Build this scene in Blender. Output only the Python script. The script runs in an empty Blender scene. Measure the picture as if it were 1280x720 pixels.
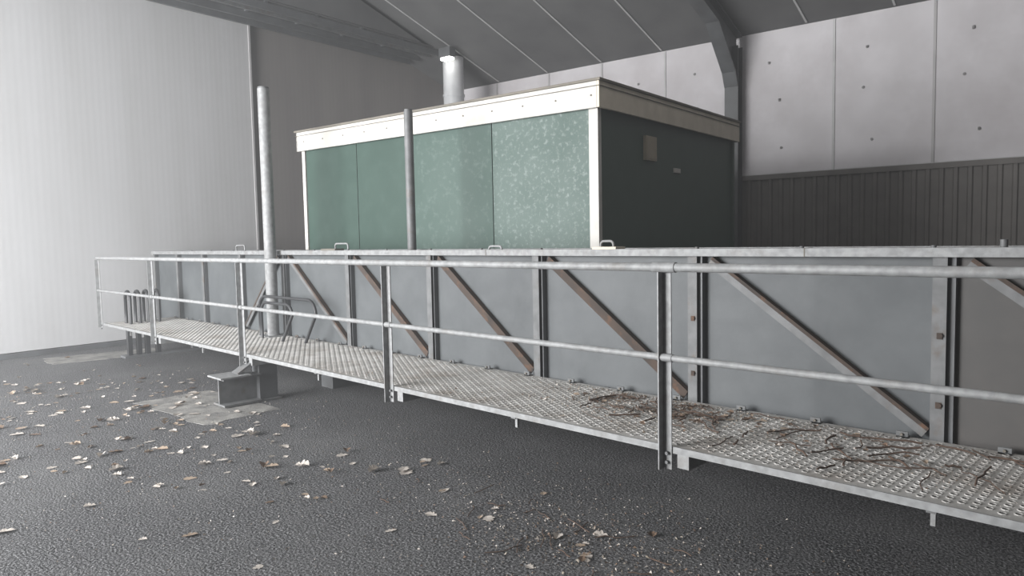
import bpy, math, random
from mathutils import Vector, Matrix
random.seed(7)
S=bpy.context.scene
D=bpy.data
# ---------------------------------------------------------------- materials
def mat(name,c1,c2=None,scale=4,rough=0.6,metal=0.0,bump=0.0,bscale=60,detail=6,lo=0.35,hi=0.65,
        c3=None,s3=2,lo3=.55,hi3=.7,stretch=None,spec=0.5,wave=None,bd=.02):
    m=D.materials.new(name); m.use_nodes=True
    nt=m.node_tree; N=nt.nodes; L=nt.links
    b=N['Principled BSDF']
    b.inputs['Roughness'].default_value=rough; b.inputs['Metallic'].default_value=metal
    b.inputs['Specular IOR Level'].default_value=spec
    tc=N.new('ShaderNodeTexCoord'); vec=tc.outputs['Object']
    if stretch:
        mp=N.new('ShaderNodeMapping'); mp.inputs['Scale'].default_value=stretch
        L.new(vec,mp.inputs[0]); vecs=mp.outputs[0]
    else: vecs=vec
    c2=c2 or tuple(x*0.8 for x in c1)
    n=N.new('ShaderNodeTexNoise'); n.inputs['Scale'].default_value=scale; n.inputs['Detail'].default_value=detail
    L.new(vecs,n.inputs[0])
    r=N.new('ShaderNodeValToRGB'); r.color_ramp.elements[0].position=lo; r.color_ramp.elements[1].position=hi
    r.color_ramp.elements[0].color=(*c1,1); r.color_ramp.elements[1].color=(*c2,1)
    L.new(n.outputs[0],r.inputs[0]); out=r.outputs[0]
    if c3:
        n3=N.new('ShaderNodeTexNoise'); n3.inputs['Scale'].default_value=s3; n3.inputs['Detail'].default_value=9
        n3.inputs['Roughness'].default_value=.7
        L.new(vecs,n3.inputs[0])
        r3=N.new('ShaderNodeValToRGB'); r3.color_ramp.elements[0].position=lo3; r3.color_ramp.elements[1].position=hi3
        L.new(n3.outputs[0],r3.inputs[0])
        mx=N.new('ShaderNodeMixRGB'); L.new(r3.outputs[0],mx.inputs[0]); L.new(out,mx.inputs[1]); mx.inputs[2].default_value=(*c3,1)
        out=mx.outputs[0]
    L.new(out,b.inputs['Base Color'])
    h=None
    if bump:
        nb=N.new('ShaderNodeTexNoise'); nb.inputs['Scale'].default_value=bscale; nb.inputs['Detail'].default_value=3
        L.new(vec,nb.inputs[0])
        bp=N.new('ShaderNodeBump'); bp.inputs['Strength'].default_value=bump; bp.inputs['Distance'].default_value=bd
        L.new(nb.outputs[0],bp.inputs['Height']); L.new(bp.outputs[0],b.inputs['Normal']); h=bp
    if wave:
        w=N.new('ShaderNodeTexWave'); w.bands_direction=wave[0]; w.inputs['Scale'].default_value=wave[1]
        L.new(vec,w.inputs[0])
        bp=N.new('ShaderNodeBump'); bp.inputs['Strength'].default_value=wave[2]; bp.inputs['Distance'].default_value=.004
        L.new(w.outputs[0],bp.inputs['Height']); L.new(bp.outputs[0],b.inputs['Normal'])
        if h: L.new(h.outputs[0],bp.inputs['Normal'])
    return m
def emis(name,c,s):
    m=D.materials.new(name); m.use_nodes=True; b=m.node_tree.nodes['Principled BSDF']
    b.inputs['Emission Color'].default_value=(*c,1); b.inputs['Emission Strength'].default_value=s
    b.inputs['Base Color'].default_value=(*c,1); return m

M_floor=mat('asphalt',(.024,.024,.026),(.29,.29,.295),scale=62,rough=.62,bump=.8,bscale=70,detail=5,lo=.40,hi=.74,
            c3=(.17,.17,.17),s3=.9,lo3=.46,hi3=.85,spec=.4,bd=.02)
M_conc=mat('concrete_patch',(.32,.31,.29),(.19,.185,.175),scale=7,rough=.85,bump=.3,c3=(.12,.12,.12),s3=5,lo3=.5,hi3=.7)
M_wallL=mat('left_sheet',(.235,.22,.21),(.205,.19,.185),scale=1.2,rough=.6,wave=('Y',3.2,.14),stretch=(1,2,.3))
M_door=mat('door_sheet',(.53,.53,.535),(.49,.49,.49),scale=1.0,rough=.6,wave=('Y',3.2,.08),stretch=(1,2,.3))
M_wallB=mat('back_panel',(.70,.68,.70),(.61,.59,.605),scale=1.5,rough=.6,bump=.1,bscale=8,c3=(.50,.47,.48),s3=.5,lo3=.45,hi3=.8)
M_dado=mat('dado_sheet',(.20,.185,.172),(.16,.148,.138),scale=3,rough=.6)
M_bolt=mat('bolt_grey',(.30,.29,.29),(.24,.24,.24),scale=3,rough=.6)
M_ceil=mat('ceiling_board',(.15,.15,.15),(.12,.12,.122),scale=1.5,rough=.8)
M_seam=mat('seam_strip',(.56,.56,.56),(.46,.46,.46),rough=.5)
M_seamd=mat('seam_joint',(.50,.49,.49),(.44,.43,.43),rough=.6)
M_steel=mat('dark_steel',(.12,.125,.13),(.085,.087,.09),scale=3,rough=.5)
M_galv=mat('galvanised',(.30,.305,.307),(.21,.214,.215),scale=22,rough=.6,metal=.1,c3=(.17,.155,.14),s3=6,lo3=.52,hi3=.8)
M_galvd=mat('galvanised_dull',(.165,.168,.17),(.12,.123,.125),scale=12,rough=.6,metal=.1,c3=(.11,.08,.06),s3=5,lo3=.55,hi3=.75)
M_panel=mat('truss_sheet',(.093,.101,.106),(.070,.077,.081),scale=1.6,rough=.6,c3=(.125,.134,.138),s3=1.8,lo3=.42,hi3=.8,bump=.05,bscale=14,detail=10)
M_panel2=mat('truss_sheet_stained',(.078,.074,.07),(.06,.058,.056),scale=2.2,rough=.6,c3=(.095,.086,.08),s3=1.6,lo3=.45,hi3=.75)
M_rust=mat('rusty_angle',(.075,.052,.040),(.048,.038,.033),scale=7,rough=.85,c3=(.17,.085,.045),s3=9,lo3=.54,hi3=.72)
M_deck=mat('deck_plate',(.52,.51,.49),(.39,.38,.36),scale=7,rough=.7,c3=(.22,.18,.145),s3=2.2,lo3=.50,hi3=.78)
M_hole=mat('deck_hole',(.02,.018,.017),(.015,.015,.015))
M_green=mat('green_board',(.027,.058,.045),(.033,.066,.052),scale=3,rough=.55,c3=(.044,.080,.066),s3=6.0,lo3=.5,hi3=.9,detail=10,bump=.03,bscale=40,spec=.35)
M_green2=mat('green_board_scuffed',(.042,.078,.064),(.060,.098,.083),scale=1.2,rough=.55,c3=(.13,.175,.158),s3=14.0,lo3=.52,hi3=.82,detail=10,bump=.03,bscale=40,spec=.35)
M_green3=mat('green_board_faded',(.056,.094,.080),(.090,.130,.115),scale=1.4,rough=.55,c3=(.27,.31,.295),s3=20.0,lo3=.52,hi3=.74,detail=10,bump=.03,bscale=40,spec=.35)
M_greend=mat('green_board_shaded',(.022,.052,.034),(.028,.060,.041),scale=5,rough=.6,c3=(.04,.064,.048),s3=9,lo3=.62,hi3=.8)  # darker copy of the green board, end-face shade put into the colour
M_white=mat('white_trim',(.55,.535,.50),(.47,.455,.42),scale=5,rough=.55,c3=(.37,.345,.295),s3=4,lo3=.58,hi3=.85)
M_cream=mat('cream_trim',(.66,.60,.49),(.56,.51,.41),scale=5,rough=.6)
M_lip=mat('roof_lip',(.19,.17,.14),(.13,.12,.10),rough=.7)
M_beige=mat('vent_beige',(.32,.28,.20),(.27,.235,.17),rough=.6)
M_duct=mat('duct_white',(.60,.61,.62),(.50,.51,.52),rough=.4)
M_black=mat('black_tube',(.045,.047,.05),(.03,.03,.032),rough=.45)
M_l1=mat('leaf_brown',(.20,.13,.09),(.13,.09,.06),scale=20,rough=.7)
M_l2=mat('leaf_tan',(.42,.33,.25),(.31,.235,.175),scale=20,rough=.7)
M_l3=mat('leaf_pale',(.56,.51,.46),(.42,.38,.34),scale=20,rough=.7)
M_twig=mat('twig_bark',(.11,.07,.05),(.065,.043,.032),scale=30,rough=.9)
M_peb=mat('crumb',(.34,.30,.25),(.20,.17,.13),scale=30,rough=.9)
M_gap=emis('gap_glow',(1,.98,.93),14)

# ---------------------------------------------------------------- mesh builder
ROT=math.radians(6.6)
class MB:
    def __init__(s): s.v=[];s.f=[];s.m=[];s.mats=[];s.sm=[]
    def mi(s,m):
        if m not in s.mats: s.mats.append(m)
        return s.mats.index(m)
    def add(s,vs,fs,m,smooth=False):
        o=len(s.v); s.v+= [tuple(v) for v in vs]; k=s.mi(m)
        for f in fs: s.f.append(tuple(i+o for i in f)); s.m.append(k); s.sm.append(smooth)
    def box(s,x0,x1,y0,y1,z0,z1,m):
        vs=[(x,y,z) for z in(z0,z1) for y in(y0,y1) for x in(x0,x1)]
        s.add(vs,[(0,2,3,1),(4,5,7,6),(0,1,5,4),(2,6,7,3),(0,4,6,2),(1,3,7,5)],m)
    def prism(s,poly,axis,a0,a1,m):
        n=len(poly); vs=[]
        for a in(a0,a1):
            for p in poly:
                if axis=='x': vs.append((a,p[0],p[1]))
                elif axis=='y': vs.append((p[0],a,p[1]))
                else: vs.append((p[0],p[1],a))
        fs=[tuple(range(n))[::-1],tuple(range(n,2*n))]
        for i in range(n): fs.append((i,(i+1)%n,n+(i+1)%n,n+i))
        s.add(vs,fs,m)
    def beam(s,p,q,w,h,m,up=(0,0,1)):
        p=Vector(p);q=Vector(q);d=(q-p).normalized();u=Vector(up)
        r=d.cross(u).normalized();u=r.cross(d).normalized()
        vs=[]
        for c in(p,q):
            for a,b in((-1,-1),(1,-1),(1,1),(-1,1)): vs.append(c+r*a*w/2+u*b*h/2)
        s.add(vs,[(3,2,1,0),(4,5,6,7),(0,1,5,4),(1,2,6,5),(2,3,7,6),(3,0,4,7)],m)
    def tube(s,pts,r,m,n=14,cap=True):
        pts=[Vector(p) for p in pts]; vs=[];fs=[]
        prev=None
        for i,p in enumerate(pts):
            if i==0:d=pts[1]-p
            elif i==len(pts)-1:d=p-pts[i-1]
            else:d=(pts[i+1]-p).normalized()+(p-pts[i-1]).normalized()
            d.normalize()
            if prev is None:
                a=d.cross(Vector((0,0,1)))
                if a.length<1e-3:a=d.cross(Vector((1,0,0)))
            else: a=prev-d*prev.dot(d)
            a.normalize(); prev=a; b=d.cross(a)
            for k in range(n):
                t=2*math.pi*k/n; vs.append(p+a*math.cos(t)*r+b*math.sin(t)*r)
        for i in range(len(pts)-1):
            for k in range(n):
                fs.append((i*n+k,i*n+(k+1)%n,(i+1)*n+(k+1)%n,(i+1)*n+k))
        s.add(vs,fs,m,True)
        if cap: s.add([vs[k] for k in range(n)]+[vs[(len(pts)-1)*n+k] for k in range(n)],[tuple(range(n))[::-1],tuple(range(n,2*n))],m)
    def obj(s,name,parent=None,rot=False,bevel=0):
        me=D.meshes.new(name); me.from_pydata(s.v,[],s.f)
        for m in s.mats: me.materials.append(m)
        me.polygons.foreach_set('material_index',s.m); me.polygons.foreach_set('use_smooth',s.sm); me.update()
        o=D.objects.new(name,me); S.collection.objects.link(o)
        if rot:o.rotation_euler[2]=ROT
        if parent:o.parent=parent
        if bevel:
            b=o.modifiers.new('bev','BEVEL'); b.width=bevel; b.segments=2; b.limit_method='ANGLE'
        return o
def empty(name,rot=False):
    e=D.objects.new(name,None); S.collection.objects.link(e); e.empty_display_size=.2
    if rot:e.rotation_euler[2]=ROT
    return e
def arc(c,r,a0,a1,n,plane):
    out=[]
    for i in range(n+1):
        a=math.radians(a0+(a1-a0)*i/n); out.append((c[0]+plane[0]*r*math.cos(a),c[1]+plane[1]*r*math.cos(a),c[2]+r*math.sin(a)))
    return out

# ---------------------------------------------------------------- building shell (local frame rotated by ROT)
XL,XR,YB,YF=-12.7,9.0,13.84,-5.0
EZ=5.43; TAN=.296; YR=(YB+YF)/2
def cz(y): return EZ+TAN*(YB-y if y>YR else y-YF)
b=MB(); b.box(XL-.2,XR+.2,YF-.2,YB+.2,-.2,0,M_floor); floor=b.obj('floor',rot=True)
b=MB()
b.box(XL-.2,XR+.2,YB+.02,YB+.2,0,EZ,M_wallB)
b.box(XL,XR,YB-.04,YB+.02,0,2.66,M_dado)
x=XL+.08
while x<XR-.1:
    b.prism([(x,YB-.04),(x+.02,YB-.075),(x+.07,YB-.075),(x+.09,YB-.04)],'z',0,2.66,M_dado); x+=.2
b.box(XL,XR,YB-.10,YB+.02,2.66,2.75,M_dado)
b.box(XL,XR,YB-.11,YB+.02,2.75,2.765,M_seam)
for sx in(-11.2,-9.66,-8.25,-6.75,-3.48,-1.92,-.3,1.3,2.9,4.5,6.1):
    b.box(sx-.02,sx+.02,YB-.0,YB+.02,2.765,EZ-.02,M_seam if sx in(-3.48,-6.75) else M_seamd)
for i in range(14):
    for z in(3.25,4.15,4.85):
        xx=-12.1+i*1.53
        xx+=random.uniform(-.2,.2)
        b.tube([(xx,YB+.02,z+random.uniform(-.05,.05)),(xx,YB+.0,z)],.024,M_bolt,10)
b.obj('wall_back',rot=True)
# left wall
def gable(b,x0,x1,m): b.prism([(YF,0),(YB,0),(YB,EZ),(YR,cz(YR)),(YF,EZ)],'x',x0,x1,m)
b=MB(); gable(b,XL-.2,XL,M_wallL); b.obj('wall_left',rot=True)
b=MB()
b.box(XL+.02,XL+.10,-3.6,8.06,.08,5.95,M_door)
b.box(XL+.01,XL+.115,8.03,8.07,.06,5.95,M_seamd)
b.obj('door_1',rot=True)
b=MB(); b.box(XL,XL+.18,-4.5,YB-.2,0,.07,M_steel); b.obj('trim_1',rot=True)
b=MB(); gable(b,XR,XR+.2,M_wallB); b.obj('wall_right',rot=True)
b=MB()
b.box(XL-.2,-12.3,YF-.2,YF,0,EZ,M_wallL); b.box(-5.2,XR+.2,YF-.2,YF,0,EZ,M_wallL); b.box(-12.3,-5.2,YF-.2,YF,5.0,EZ,M_wallL)
b.obj('wall_front',rot=True)
# ceiling
b=MB()
b.prism([(YF-.2,cz(YF)-.06),(YR,cz(YR)),(YB+.2,cz(YB)-.06),(YB+.2,cz(YB)+.1),(YR,cz(YR)+.16),(YF-.2,cz(YF)+.1)],'x',XL-.2,XR+.2,M_ceil)
b.obj('ceiling',rot=True)
b=MB()
for sx in [-9.66+1.43*k for k in range(-1,13)]:
    if abs(sx+5.3)<.2: continue
    for y0,y1 in((YB-.05,YR),(YF+.05,YR)):
        b.beam((sx,y0,cz(y0)-.012),(sx,y1,cz(y1)-.012),.035,.015,M_seam)
b.obj('trim_2',rot=True)
# steel portal frames
for fx in(-5.22,2.9):
    b=MB()
    for a,c in((YB-.32,YB-.12),):
        b.box(fx-.13,fx+.13,a-.02,a,0,EZ-.25,M_steel); b.box(fx-.13,fx+.13,c,c+.015,0,EZ-.25,M_steel)
        b.box(fx-.01,fx+.01,a,c,0,EZ-.25,M_steel)
    yk=YB-.34
    b.prism([(YB-.12,EZ-1.0),(yk,EZ-1.0),(yk-.12,EZ-.75),(yk-.9,cz(yk-.9)-.36),(yk-.9,cz(yk-.9)-.03),(YB-.12,EZ-.02)],'x',fx-.015,fx+.015,M_steel)
    pts=[(yk,EZ-1.0),(yk-.12,EZ-.75),(yk-.9,cz(yk-.9)-.36),(YR,cz(YR)-.36)]
    for p,q in zip(pts,pts[1:]):
        b.beam((fx,p[0],p[1]),(fx,q[0],q[1]),.26,.03,M_steel)
    b.beam((fx,YB-.12,EZ-.05),(fx,YR,cz(YR)-.03),.26,.03,M_steel)
    b.prism([(yk-.9,cz(yk-.9)-.36),(YR,cz(YR)-.36),(YR,cz(YR)-.03),(yk-.9,cz(yk-.9)-.03)],'x',fx-.015,fx+.015,M_steel)
    b.beam((fx,YF+.1,EZ-.05),(fx,YR,cz(YR)-.03),.26,.03,M_steel); b.beam((fx,YF+.1,EZ-.36),(fx,YR,cz(YR)-.36),.26,.03,M_steel)
    b.box(fx-.13,fx+.13,YF+.05,YF+.3,0,EZ-.3,M_steel)
    b.obj('steel_portal_frame',rot=True)
# door track girder in front of left wall
b=MB()
ye=12.2; zb=5.80
for xx,dz in((-11.5,0),(-11.85,.05),(-12.2,.02),(-12.5,.0)):
    b.box(xx-.03,xx+.03,YF+.3,ye,zb+dz,zb+dz+.12,M_steel if xx!=-11.85 else M_galvd)
b.prism([(YF+.3,zb+.2),(ye-.6,zb+.2),(YR,cz(YR)-.1),(YF+.3,cz(YF+.3)-.1 if cz(YF+.3)-.1>zb+.3 else zb+.3)],'x',-11.53,-11.49,M_ceil)
y=YF+.6
while y<ye-.3:
    b.box(-12.5,-11.5,y,y+.06,zb+.12,zb+.17,M_steel); y+=1.1
b.box(-12.5,-11.5,YF+.3,ye-.2,zb+.17,zb+.19,M_ceil)
b.obj('door_track_girder',rot=True)
# duct
b=MB(); b.tube([(-11.3,12.4,0),(-11.3,12.4,cz(12.4)-.08)],.235,M_duct,28)
for z in(1.5,3.2,4.9): b.tube([(-11.3,12.4,z),(-11.3,12.4,z+.05)],.25,M_duct,28)
b.obj('ventilation_duct',rot=True)
b=MB(); b.box(-11.22,-10.95,11.90,12.05,5.62,5.67,M_gap); b.box(-11.25,-10.92,11.88,12.07,5.67,5.88,M_steel)  # small glowing fixture put in for a bright gap by the duct top
b.obj('bright_gap_lamp',rot=True)

# ---------------------------------------------------------------- green cabin
cab=empty('green_site_cabin',rot=True)
cx0,cx1,cy0,cy1=-8.30,-3.66,6.05,9.55
ZR=3.13
b=MB()
b.box(cx0+.02,cx1-.02,cy0+.02,cy1-.02,.12,ZR-.2,M_greend)
b.obj('body',cab)
b=MB()
seams=[cx0+.06,-7.20,-6.25,-4.98,cx1-.08]
for k,(a,c) in enumerate(zip(seams,seams[1:])): b.box(a+.005,c-.005,cy0,cy0+.022,.14,ZR-.23,[M_green,M_green,M_green2,M_green3][k])
b.obj('front_panels',cab,bevel=.003)
b=MB()
b.box(cx1-.09,cx1+.012,cy0-.012,cy0+.05,.12,ZR-.24,M_white)
b.box(cx0-.012,cx0+.05,cy0-.012,cy0+.05,.12,ZR-.24,M_white)
b.box(cx1-.03,cx1+.01,cy1-.05,cy1+.01,.12,ZR-.24,M_greend)
b.box(cx0,cx1,cy0-.01,cy0+.02,.10,.2,M_lip)
b.obj('corner_trims',cab)
b=MB()
o=.06
b.box(cx0-o,cx1+o-.03,cy0-o,cy0-o+.03,ZR-.25,ZR,M_white); b.box(cx0-o,cx1+o-.03,cy1+o-.03,cy1+o,ZR-.25,ZR,M_white)
b.box(cx1+o-.03,cx1+o,cy0-o,cy1+o,ZR-.25,ZR,M_cream); b.box(cx0-o,cx0-o+.03,cy0-o,cy1+o,ZR-.25,ZR,M_white)
b.box(cx0-o+.02,cx1+o-.02,cy0-o+.02,cy1+o-.02,ZR-.23,ZR-.01,M_lip)
b.box(cx0-o-.02,cx1+o+.02,cy0-o-.02,cy1+o+.02,ZR,ZR+.025,M_lip)
b.box(cx0-o-.012,cx1+o+.012,cy0-o-.012,cy1+o+.012,ZR-.05,ZR-.043,M_lip)
for k in range(12):
    xx=cx0+.1+k*.41; b.tube([(xx,cy0-o,ZR-.13),(xx,cy0-o-.006,ZR-.13)],.009,M_lip,8)
b.obj('roof_cap',cab,bevel=.004)
b=MB()
b.box(cx1-.02,cx1+.015,7.02,7.27,2.46,2.72,M_beige)
b.box(cx1+.0,cx1+.02,7.04,7.25,2.48,2.70,M_beige)
b.box(cx1-.02,cx1,7.75,7.90,2.37,2.42,M_white)
b.obj('cover_plate',cab)
b=MB()
for xx in(cx0+.3,-6.1,cx1-.3): b.box(xx-.1,xx+.1,cy0+.1,cy1-.1,0,.12,M_conc)
b.obj('plinth_blocks',cab)

# ---------------------------------------------------------------- truss footbridge (along world X)
br=empty('truss_walkway_bridge')
XA,XE=-12.75,5.2
YT=4.36; ZT=1.555; ZD=.5
b=MB()
b.box(XA,XE,YT+.05,YT+.07,.30,ZT-.02,M_panel)
b.box(-1.02,.36,YT+.035,YT+.05,.34,ZT-.05,M_panel2)
b.box(XA,XE,YT+.42,YT+.44,.30,ZT-.02,M_panel)
b.box(XA,XE,YT+.05,YT+.44,.28,.30,M_galvd)
b.box(XA,XA+.02,YT+.05,YT+.44,.30,ZT-.02,M_panel); b.box(XE-.02,XE,YT+.05,YT+.44,.30,ZT-.02,M_panel)
b.obj('side_sheets',br)
ups=[-12.70,-11.72,-10.74,-9.50,-8.30,-6.85,-5.42,-4.02,-2.56,-1.06,.38,1.83,3.3,4.75]
b=MB()
for i,x in enumerate(ups):
    b.box(x-.055,x+.015,YT,YT+.008,.34,ZT-.02,M_galvd)
    b.box(x-.055,x-.047,YT+.008,YT+.05,.34,ZT-.02,M_galvd)
    b.box(x+.0,x+.055,YT+.030,YT+.05,.34,ZT-.02,M_steel)  # right half of the channel darkened, its shadow put into the colour
    b.box(x+.048,x+.056,YT+.0,YT+.05,.34,ZT-.02,M_steel)
    if i>=8:
        for z in(.70,1.08):
            b.tube([(x-.01,YT,z),(x-.01,YT-.012,z)],.012,M_rust,8)
            b.box(x-.03,x+.0,YT-.003,YT,z-.02,z+.015,M_rust)
b.obj('uprights',br)
b=MB()
def diag(xa,xb,rusty):
    b.beam((xa,YT+.006,ZT-.09),(xb,YT+.006,ZD+.03),.008,.050,M_rust if rusty else M_galvd)
    d=Vector((xb-xa,0,ZD+.03-ZT+.09)).normalized(); n=Vector((-d.z,0,d.x))
    if n.z<0:n=-n
    P=Vector((xa,YT+.020,ZT-.09))+n*.032; Q=Vector((xb,YT+.020,ZD+.03))+n*.032
    b.beam(P,Q,.048,.022,M_rust)
for i in range(4,13):
    diag(ups[i]+.11,ups[i+1]-.08,i in(5,6,7))
diag(ups[4]-.12,ups[3]+.1,False)
b.obj('diagonal_braces',br)
b=MB()
b.box(XA,XE,YT-.03,YT+.09,ZT-.010,ZT,M_galv); b.box(XA,XE,YT-.03,YT-.022,ZT-.050,ZT-.010,M_galv)
b.box(XA,XE,YT+.38,YT+.47,ZT-.012,ZT,M_galv); b.box(XA,XE,YT+.46,YT+.47,ZT-.06,ZT-.012,M_galv)
for x in[-11.2+.72*k for k in range(22)]:
    b.tube([(x,YT+.03,ZT),(x,YT+.03,ZT+.012)],.014,M_galvd,8)
for x in(-11.72,-8.3,-4.6,-1.8,1.1): b.box(x-.003,x+.003,YT-.032,YT+.092,ZT-.052,ZT+.002,M_lip)
b.box(XA,XE,YT,YT+.05,.34,.42,M_galvd); b.box(XA,XE,YT+.42,YT+.48,.30,.40,M_galvd)
b.obj('chords',br)
b=MB()
def handle(x,l=.26,h=.075):
    y=YT+.04; r=.03
    pts=[(x-l/2,y,ZT-.01),(x-l/2,y,ZT+h-r)]+arc((x-l/2+r,y,ZT+h-r),r,180,90,4,(1,0))+arc((x+l/2-r,y,ZT+h-r),r,90,0,4,(1,0))+[(x+l/2,y,ZT-.01)]
    b.tube(pts,.010,M_galv,8)
for x in(-9.55,-7.02): handle(x)
handle(-3.33,.12,.06); handle(-4.55,.16,.03)
b.box(-7.35,-7.05,YT-.03,YT+.09,ZT,ZT+.02,M_lip)
b.box(-3.42,-3.2,YT-.03,YT+.09,ZT,ZT+.018,M_cream)
b.tube([(-.8,YT+.03,ZT-.01),(-.8,YT+.03,ZT+.04)],.018,M_galvd,10)
b.obj('lifting_handles',br)
# deck
b=MB()
XD0=-11.95
b.box(XD0,XE,3.33,YT-.0,ZD-.006,ZD,M_deck)
b.box(XD0,XE,3.325,3.333,ZD-.030,ZD+.006,M_galv)
b.box(XD0,XE,3.333,3.37,ZD-.030,ZD-.024,M_galv)
b.box(XD0,XD0+.008,3.33,YT,ZD-.030,ZD+.004,M_galv)
for x in(-9.76,-7.20,-4.63,-2.10,.45,3.0):
    b.prism([(3.34,ZD-.11),(3.34,ZD-.008),(YT+.05,ZD-.008),(YT+.05,ZD-.11)],'x',x+.03,x+.10,M_galv)
for x in(-11,-8.5,-5.9,-3.35,-.85,1.8,4.2):
    b.box(x-.02,x+.02,3.37,YT+.05,ZD-.055,ZD-.008,M_galvd); b.box(x-.010,x+.010,3.40,3.42,ZD-.12,ZD-.05,M_galv)
x=-11.8
while x<XE:
    b.box(x-.03,x+.03,YT-.045,YT-.035,ZD,ZD+.035,M_galvd); b.box(x-.03,x+.03,YT-.045,YT,ZD,ZD+.008,M_galvd)
    b.tube([(x,YT-.045,ZD+.02),(x,YT-.058,ZD+.02)],.008,M_lip,6); x+=.48
b.obj('deck',br)
# raised perforation collars
n=8; cs=[(math.cos(2*math.pi*k/n),math.sin(2*math.pi*k/n)) for k in range(n)]
me_v=[];f1=[];f2=[]
ix=0; x=XD0+.05
while x<XE-.05:
    y=3.40+(.029 if ix%2 else 0)
    while y<YT-.06:
        o=len(me_v)
        for r,z in((.0185,ZD),(.0165,ZD+.004),(.013,ZD+.004),(.0128,ZD+.0008)):
            me_v+=[(x+r*c,y+r*s_,z) for c,s_ in cs]
        for t in range(3):
            for k in range(n):
                f1.append((o+t*n+k,o+t*n+(k+1)%n,o+(t+1)*n+(k+1)%n,o+(t+1)*n+k))
        f2.append(tuple(o+3*n+k for k in range(n)))
        y+=.058
    x+=.05; ix+=1
me=D.meshes.new('deck_tread'); me.from_pydata(me_v,[],f1+f2)
me.materials.append(M_deck); me.materials.append(M_hole)
me.polygons.foreach_set('material_index',[0]*len(f1)+[1]*len(f2)); me.update()
o=D.objects.new('deck_tread_collars',me); S.collection.objects.link(o); o.parent=br
# railing
b=MB()
zt=ZD+1.0; YRL=3.30
posts=[-11.98,-9.78,-7.22,-4.65,-2.12,.42,2.97,5.1]
b.tube([(posts[0],YRL,zt-.02),(XE,YRL,zt-.02)],.024,M_galv,14)
b.tube([(posts[0],YRL,zt-.505),(XE,YRL,zt-.505)],.019,M_galv,12)
for i,x in enumerate(posts):
    zb_=ZD-.12 if i else ZD-.06
    b.box(x-.028,x+.028,YRL+.018,YRL+.025,zb_,zt-.02,M_galv)
    b.box(x-.028,x-.021,YRL-.028,YRL+.018,zb_,zt-.045,M_galv)
    for z in(ZD-.03,ZD-.08): b.tube([(x+.005,YRL+.018,z),(x+.005,YRL+.0,z)],.010,M_galvd,6)
    if i in(4,5): b.tube([(x-.07,YRL,zt-.02),(x+.07,YRL,zt-.02)],.028,M_galv,14)
    b.tube([(x-.05,YRL,zt-.505),(x+.05,YRL,zt-.505)],.022,M_galv,12)
b.obj('railing',br)
b=MB()
def ibeamY(x,y0,y1,z0,z1,w,m):
    b.box(x-w/2,x+w/2,y0,y1,z1-.02,z1,m); b.box(x-w/2,x+w/2,y0,y1,z0,z0+.02,m); b.box(x-.01,x+.01,y0,y1,z0+.02,z1-.02,m)
ibeamY(-7.20,3.02,3.42,.012,.30,.26,M_galvd)
b.box(-7.36,-7.04,2.98,3.3,.30,.316,M_galv)
b.box(-7.28,-7.12,3.42,3.62,.0,ZD-.01,M_steel)
b.box(-7.33,-7.07,3.40,3.64,.0,.02,M_galvd)
b.beam((-7.20,3.20,.32),(-7.20,3.4,.44),.14,.02,M_galvd)
b.box(-7.32,-7.08,YT-.1,YT+.45,.0,.28,M_steel)
for y in(3.55,3.68,3.80,3.95):
    b.box(-11.58,-11.50,y-.03,y+.03,0,ZD-.01,M_black)
b.box(-11.65,-11.43,3.45,4.85,0,.03,M_steel); b.box(-11.58,-11.50,4.45,4.75,.03,.28,M_steel)
b.box(1.4,1.6,4.4,4.8,0,.28,M_galvd)
b.obj('support_feet',br)
b=MB()
def hoop(xa,xb,y,h,r=.16,t=.018):
    b.tube([(xa,y,ZD),(xa,y,ZD+h-r)]+arc((xa+r,y,ZD+h-r),r,180,90,6,(1,0))+arc((xb-r,y,ZD+h-r),r,90,0,6,(1,0))+[(xb,y,ZD+h-r),(xb-.25,y,ZD)],t,M_black,10)
hoop(-8.55,-7.2,4.15,.50); hoop(-8.3,-7.55,4.05,.44,.12)
for y in(3.55,3.68,3.80,3.95):
    b.tube([(-11.62,y,ZD),(-11.62,y,.88)]+arc((-11.52,y,.88),.10,180,0,8,(1,0))+[(-11.42,y,ZD)],.024,M_black,8)
b.obj('tube_hoops',br)
# tall posts
b=MB(); px,py=-8.36,4.225
b.tube([(px,py,ZD+.012),(px,py,3.52)],.07,M_galv,24); b.tube([(px,py,3.52),(px,py,3.54)],.065,M_galvd,24)
b.box(px-.13,px+.13,py-.13,py+.125,ZD+.0005,ZD+.014,M_galv)
b.obj('steel_pole')
b=MB(); px,py=-6.00,4.60
b.tube([(px,py,.30),(px,py,2.97)],.046,M_galvd,20); b.tube([(px,py,2.97),(px,py,2.99)],.04,M_galvd,20)
b.obj('steel_pole')
for (cx,cy,w,h,a) in((-7.35,2.95,1.5,.8,.05),(-12.0,3.35,.75,1.5,-.1)):
    b=MB(); pts=[]
    for (u0,v0,u1,v1) in((-1,-1,1,-1),(1,-1,1,1),(1,1,-1,1),(-1,1,-1,-1)):
        for k in range(6):
            t=k/6; X=(u0+(u1-u0)*t)*w/2+random.uniform(-.04,.04); Y=(v0+(v1-v0)*t)*h/2+random.uniform(-.04,.04)
            pts.append((cx+X*math.cos(a)-Y*math.sin(a),cy+X*math.sin(a)+Y*math.cos(a)))
    b.prism(pts,'z',0,.003,M_conc); b.obj('concrete_floor_patch')

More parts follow.
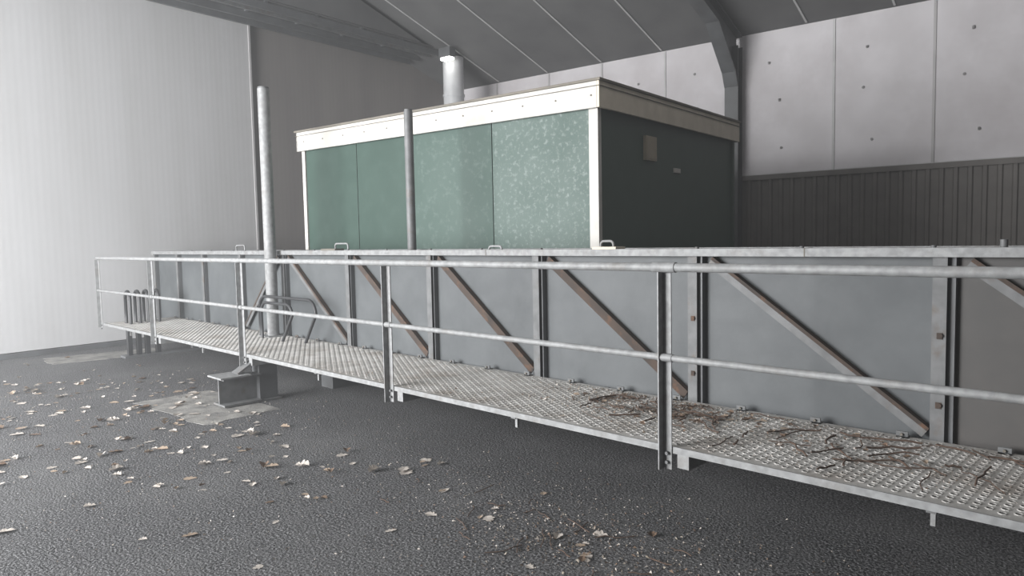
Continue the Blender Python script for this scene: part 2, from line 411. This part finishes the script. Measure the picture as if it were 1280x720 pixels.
# ---------------------------------------------------------------- leaves, debris
OAK=[(0,0),(.08,.05),(.18,.20),(.27,.24),(.36,.17),(.46,.34),(.56,.38),(.63,.26),(.74,.32),(.83,.28),(.92,.14),(1,0)]
shape=[(x,y) for x,y in OAK]+[(x,-y) for x,y in OAK[-2:0:-1]]
def leaf(b,x,y,z,s,m):
    a=random.uniform(0,6.28); cu=random.choice([.1,.2,.35,.7,1.0]); tw=random.uniform(-.5,.5)
    vs=[]
    pts=[(.5,0)]+shape
    wd=random.uniform(.8,1.15)
    for X,Y in pts:
        Z=cu*abs(Y)*.8+ .3*cu*(X-.5)**2+tw*Y*X*.4
        Y*=random.uniform(.85,1.1)*wd
        vs.append((X*s,Y*s,Z*s))
    mz=min(v[2] for v in vs)
    R=[(x+v[0]*math.cos(a)-v[1]*math.sin(a),y+v[0]*math.sin(a)+v[1]*math.cos(a),z+v[2]-mz+.002) for v in vs]
    n=len(pts)-1
    b.add(R,[(0,1+i,1+(i+1)%n) for i in range(n)],m)
b=MB()
cl=[(-7.6,2.4,1.1,.7,85),(-6.0,1.5,.8,.5,28),(-4.1,3.2,.5,.25,14),(-2.5,3.0,.25,.2,9),(-4.6,1.9,.7,.4,14),(-9.4,2.0,1.0,1.0,90),(-6.0,2.6,.9,.4,28),(-3.2,2.6,.7,.4,6),(-8,.8,1.2,.8,34)]
for cx,cy,sx,sy,nn in cl:
    for _ in range(nn):
        x=random.gauss(cx,sx); y=random.gauss(cy,sy)
        if x*math.cos(ROT)+y*math.sin(ROT)<XL+.4: continue
        if -7.5<x<-6.9 and y>2.7: continue
        if y>3.4 : continue
        m_=random.choice([M_l1,M_l2,M_l2,M_l3,M_l3,M_l3,M_l3])
        near=math.hypot(x,y)
        sz=random.choice([.05,.06,.07,.09,.11])*(.85 if near<5 else 1.1)
        leaf(b,x,y,0.004 if (-8.2<x<-6.4 and y>2.4) else 0,sz,m_)
        if random.random()<.25: leaf(b,x+random.uniform(-.07,.07),y+random.uniform(-.07,.07),.012,sz*.9,random.choice([M_l1,M_l2,M_l3]))
b.obj('fallen_leaves')
b=MB()
def crumb(b,x,y,z,s):
    vs=[(x+random.uniform(-s,s),y+random.uniform(-s,s),z+random.uniform(0,s*.8)) for _ in range(3)]+[(x,y,z+s)]
    b.add(vs,[(0,1,2),(0,1,3),(1,2,3),(2,0,3)],random.choice([M_peb,M_l1,M_l3]))
for _ in range(1100):
    x=random.gauss(-2.5,.6); y=random.gauss(2.95,.35)
    crumb(b,x,y,0,random.uniform(.004,.012))
for _ in range(120):
    x=random.gauss(-2.45,.35); y=random.gauss(2.85,.24)
    crumb(b,x,y,0,random.uniform(.008,.018))
for _ in range(2600):
    x=random.uniform(-10,-1.0); y=random.uniform(.8,3.9)
    crumb(b,x,y,0,random.uniform(.003,.010))
b.obj('floor_grit')
def twig(b,x,y,z,l,r=.004,fl=False):
    a=random.uniform(0,6.28); pts=[];z0=z+r
    for k in range(5):
        pts.append((x,y,z0+random.uniform(0,.012))); x+=l/4*math.cos(a); y=y+l/4*math.sin(a); a+=random.uniform(-.4,.4)
    if not fl and any(p[1]>YT-.08 or p[1]<3.4 for p in pts): return
    b.tube(pts,r,M_twig,6)
b=MB()
for _ in range(70):
    twig(b,random.uniform(-3.2,-.5),random.uniform(3.5,4.25),ZD+.005,random.uniform(.06,.32),random.uniform(.002,.006))
for _ in range(60):
    twig(b,random.gauss(-2.6,.25),random.gauss(4.05,.14),ZD+.005,random.uniform(.04,.16),random.uniform(.002,.004))
for _ in range(1100):
    x=min(max(random.gauss(-2.6,.55),-4.8),0); y=min(max(random.gauss(4.0,.22),3.45),YT-.1)
    crumb(b,x,y,ZD+.003,random.uniform(.005,.015))
for _ in range(1300):
    crumb(b,random.uniform(-6,.5),random.uniform(3.42,YT-.08),ZD+.003,random.uniform(.003,.010))
for _ in range(85):
    leaf(b,random.gauss(-2.4,.6),min(max(random.gauss(4.05,.15),3.5),4.2),ZD+.005,random.uniform(.03,.07),random.choice([M_l1,M_l1,M_l1,M_l2]))
b.obj('twig_debris')
b=MB()
for _ in range(22): twig(b,random.uniform(-4,-2),random.uniform(2.5,3.2),0,random.uniform(.08,.25),.003,True)
b.obj('fallen_twigs')

# ---------------------------------------------------------------- light (hazy air as world volume)
w=D.worlds.new('World'); S.world=w; w.use_nodes=True; nt=w.node_tree
bg=nt.nodes['Background']; bg.inputs[0].default_value=(.82,.91,1,1); bg.inputs[1].default_value=1.0
vs=nt.nodes.new('ShaderNodeVolumeScatter'); vs.inputs['Density'].default_value=.013; vs.inputs['Anisotropy'].default_value=.3
vs.inputs['Color'].default_value=(.96,.98,1,1)
nt.links.new(vs.outputs[0],nt.nodes['World Output'].inputs['Volume'])
def area(name,loc,tgt,sx,sy,e,c):
    l=D.lights.new(name,'AREA'); l.shape='RECTANGLE'; l.size=sx; l.size_y=sy; l.energy=e; l.color=c
    o=D.objects.new(name,l); S.collection.objects.link(o); o.location=loc
    o.rotation_euler=(Vector(tgt)-Vector(loc)).to_track_quat('-Z','Y').to_euler(); return o
RM=Matrix.Rotation(ROT,3,'Z')
def Lw(x,y,z): return tuple(RM@Vector((x,y,z)))
area('daylight_doorway',Lw(-8.75,YF+.05,2.6),Lw(-10.4,6,2.2),7.0,4.6,3600,(.985,.99,1))
area('fill_light',Lw(-1,4,7.2),Lw(-1,6,0),3,3,70,(1,.97,.96))  # added fill lamp under the closed roof, lifts the back wall
# ---------------------------------------------------------------- camera
cam=D.cameras.new('Camera'); co=D.objects.new('Camera',cam); S.collection.objects.link(co); S.camera=co
cam.sensor_width=36; cam.lens=900/1280*36; cam.clip_start=.05
a=math.radians(-44.7); p=math.atan(62/900); th=math.radians(1.15)
f=Vector((math.sin(a)*math.cos(p),math.cos(a)*math.cos(p),-math.sin(p)))
r0=Vector((math.cos(a),-math.sin(a),0)); u0=r0.cross(f)
r=r0*math.cos(th)-u0*math.sin(th); u=u0*math.cos(th)+r0*math.sin(th)
mw=Matrix((r,u,-f)).transposed().to_4x4(); mw.translation=Vector((0,0,1.65)); co.matrix_world=mw
S.view_settings.view_transform='Standard'
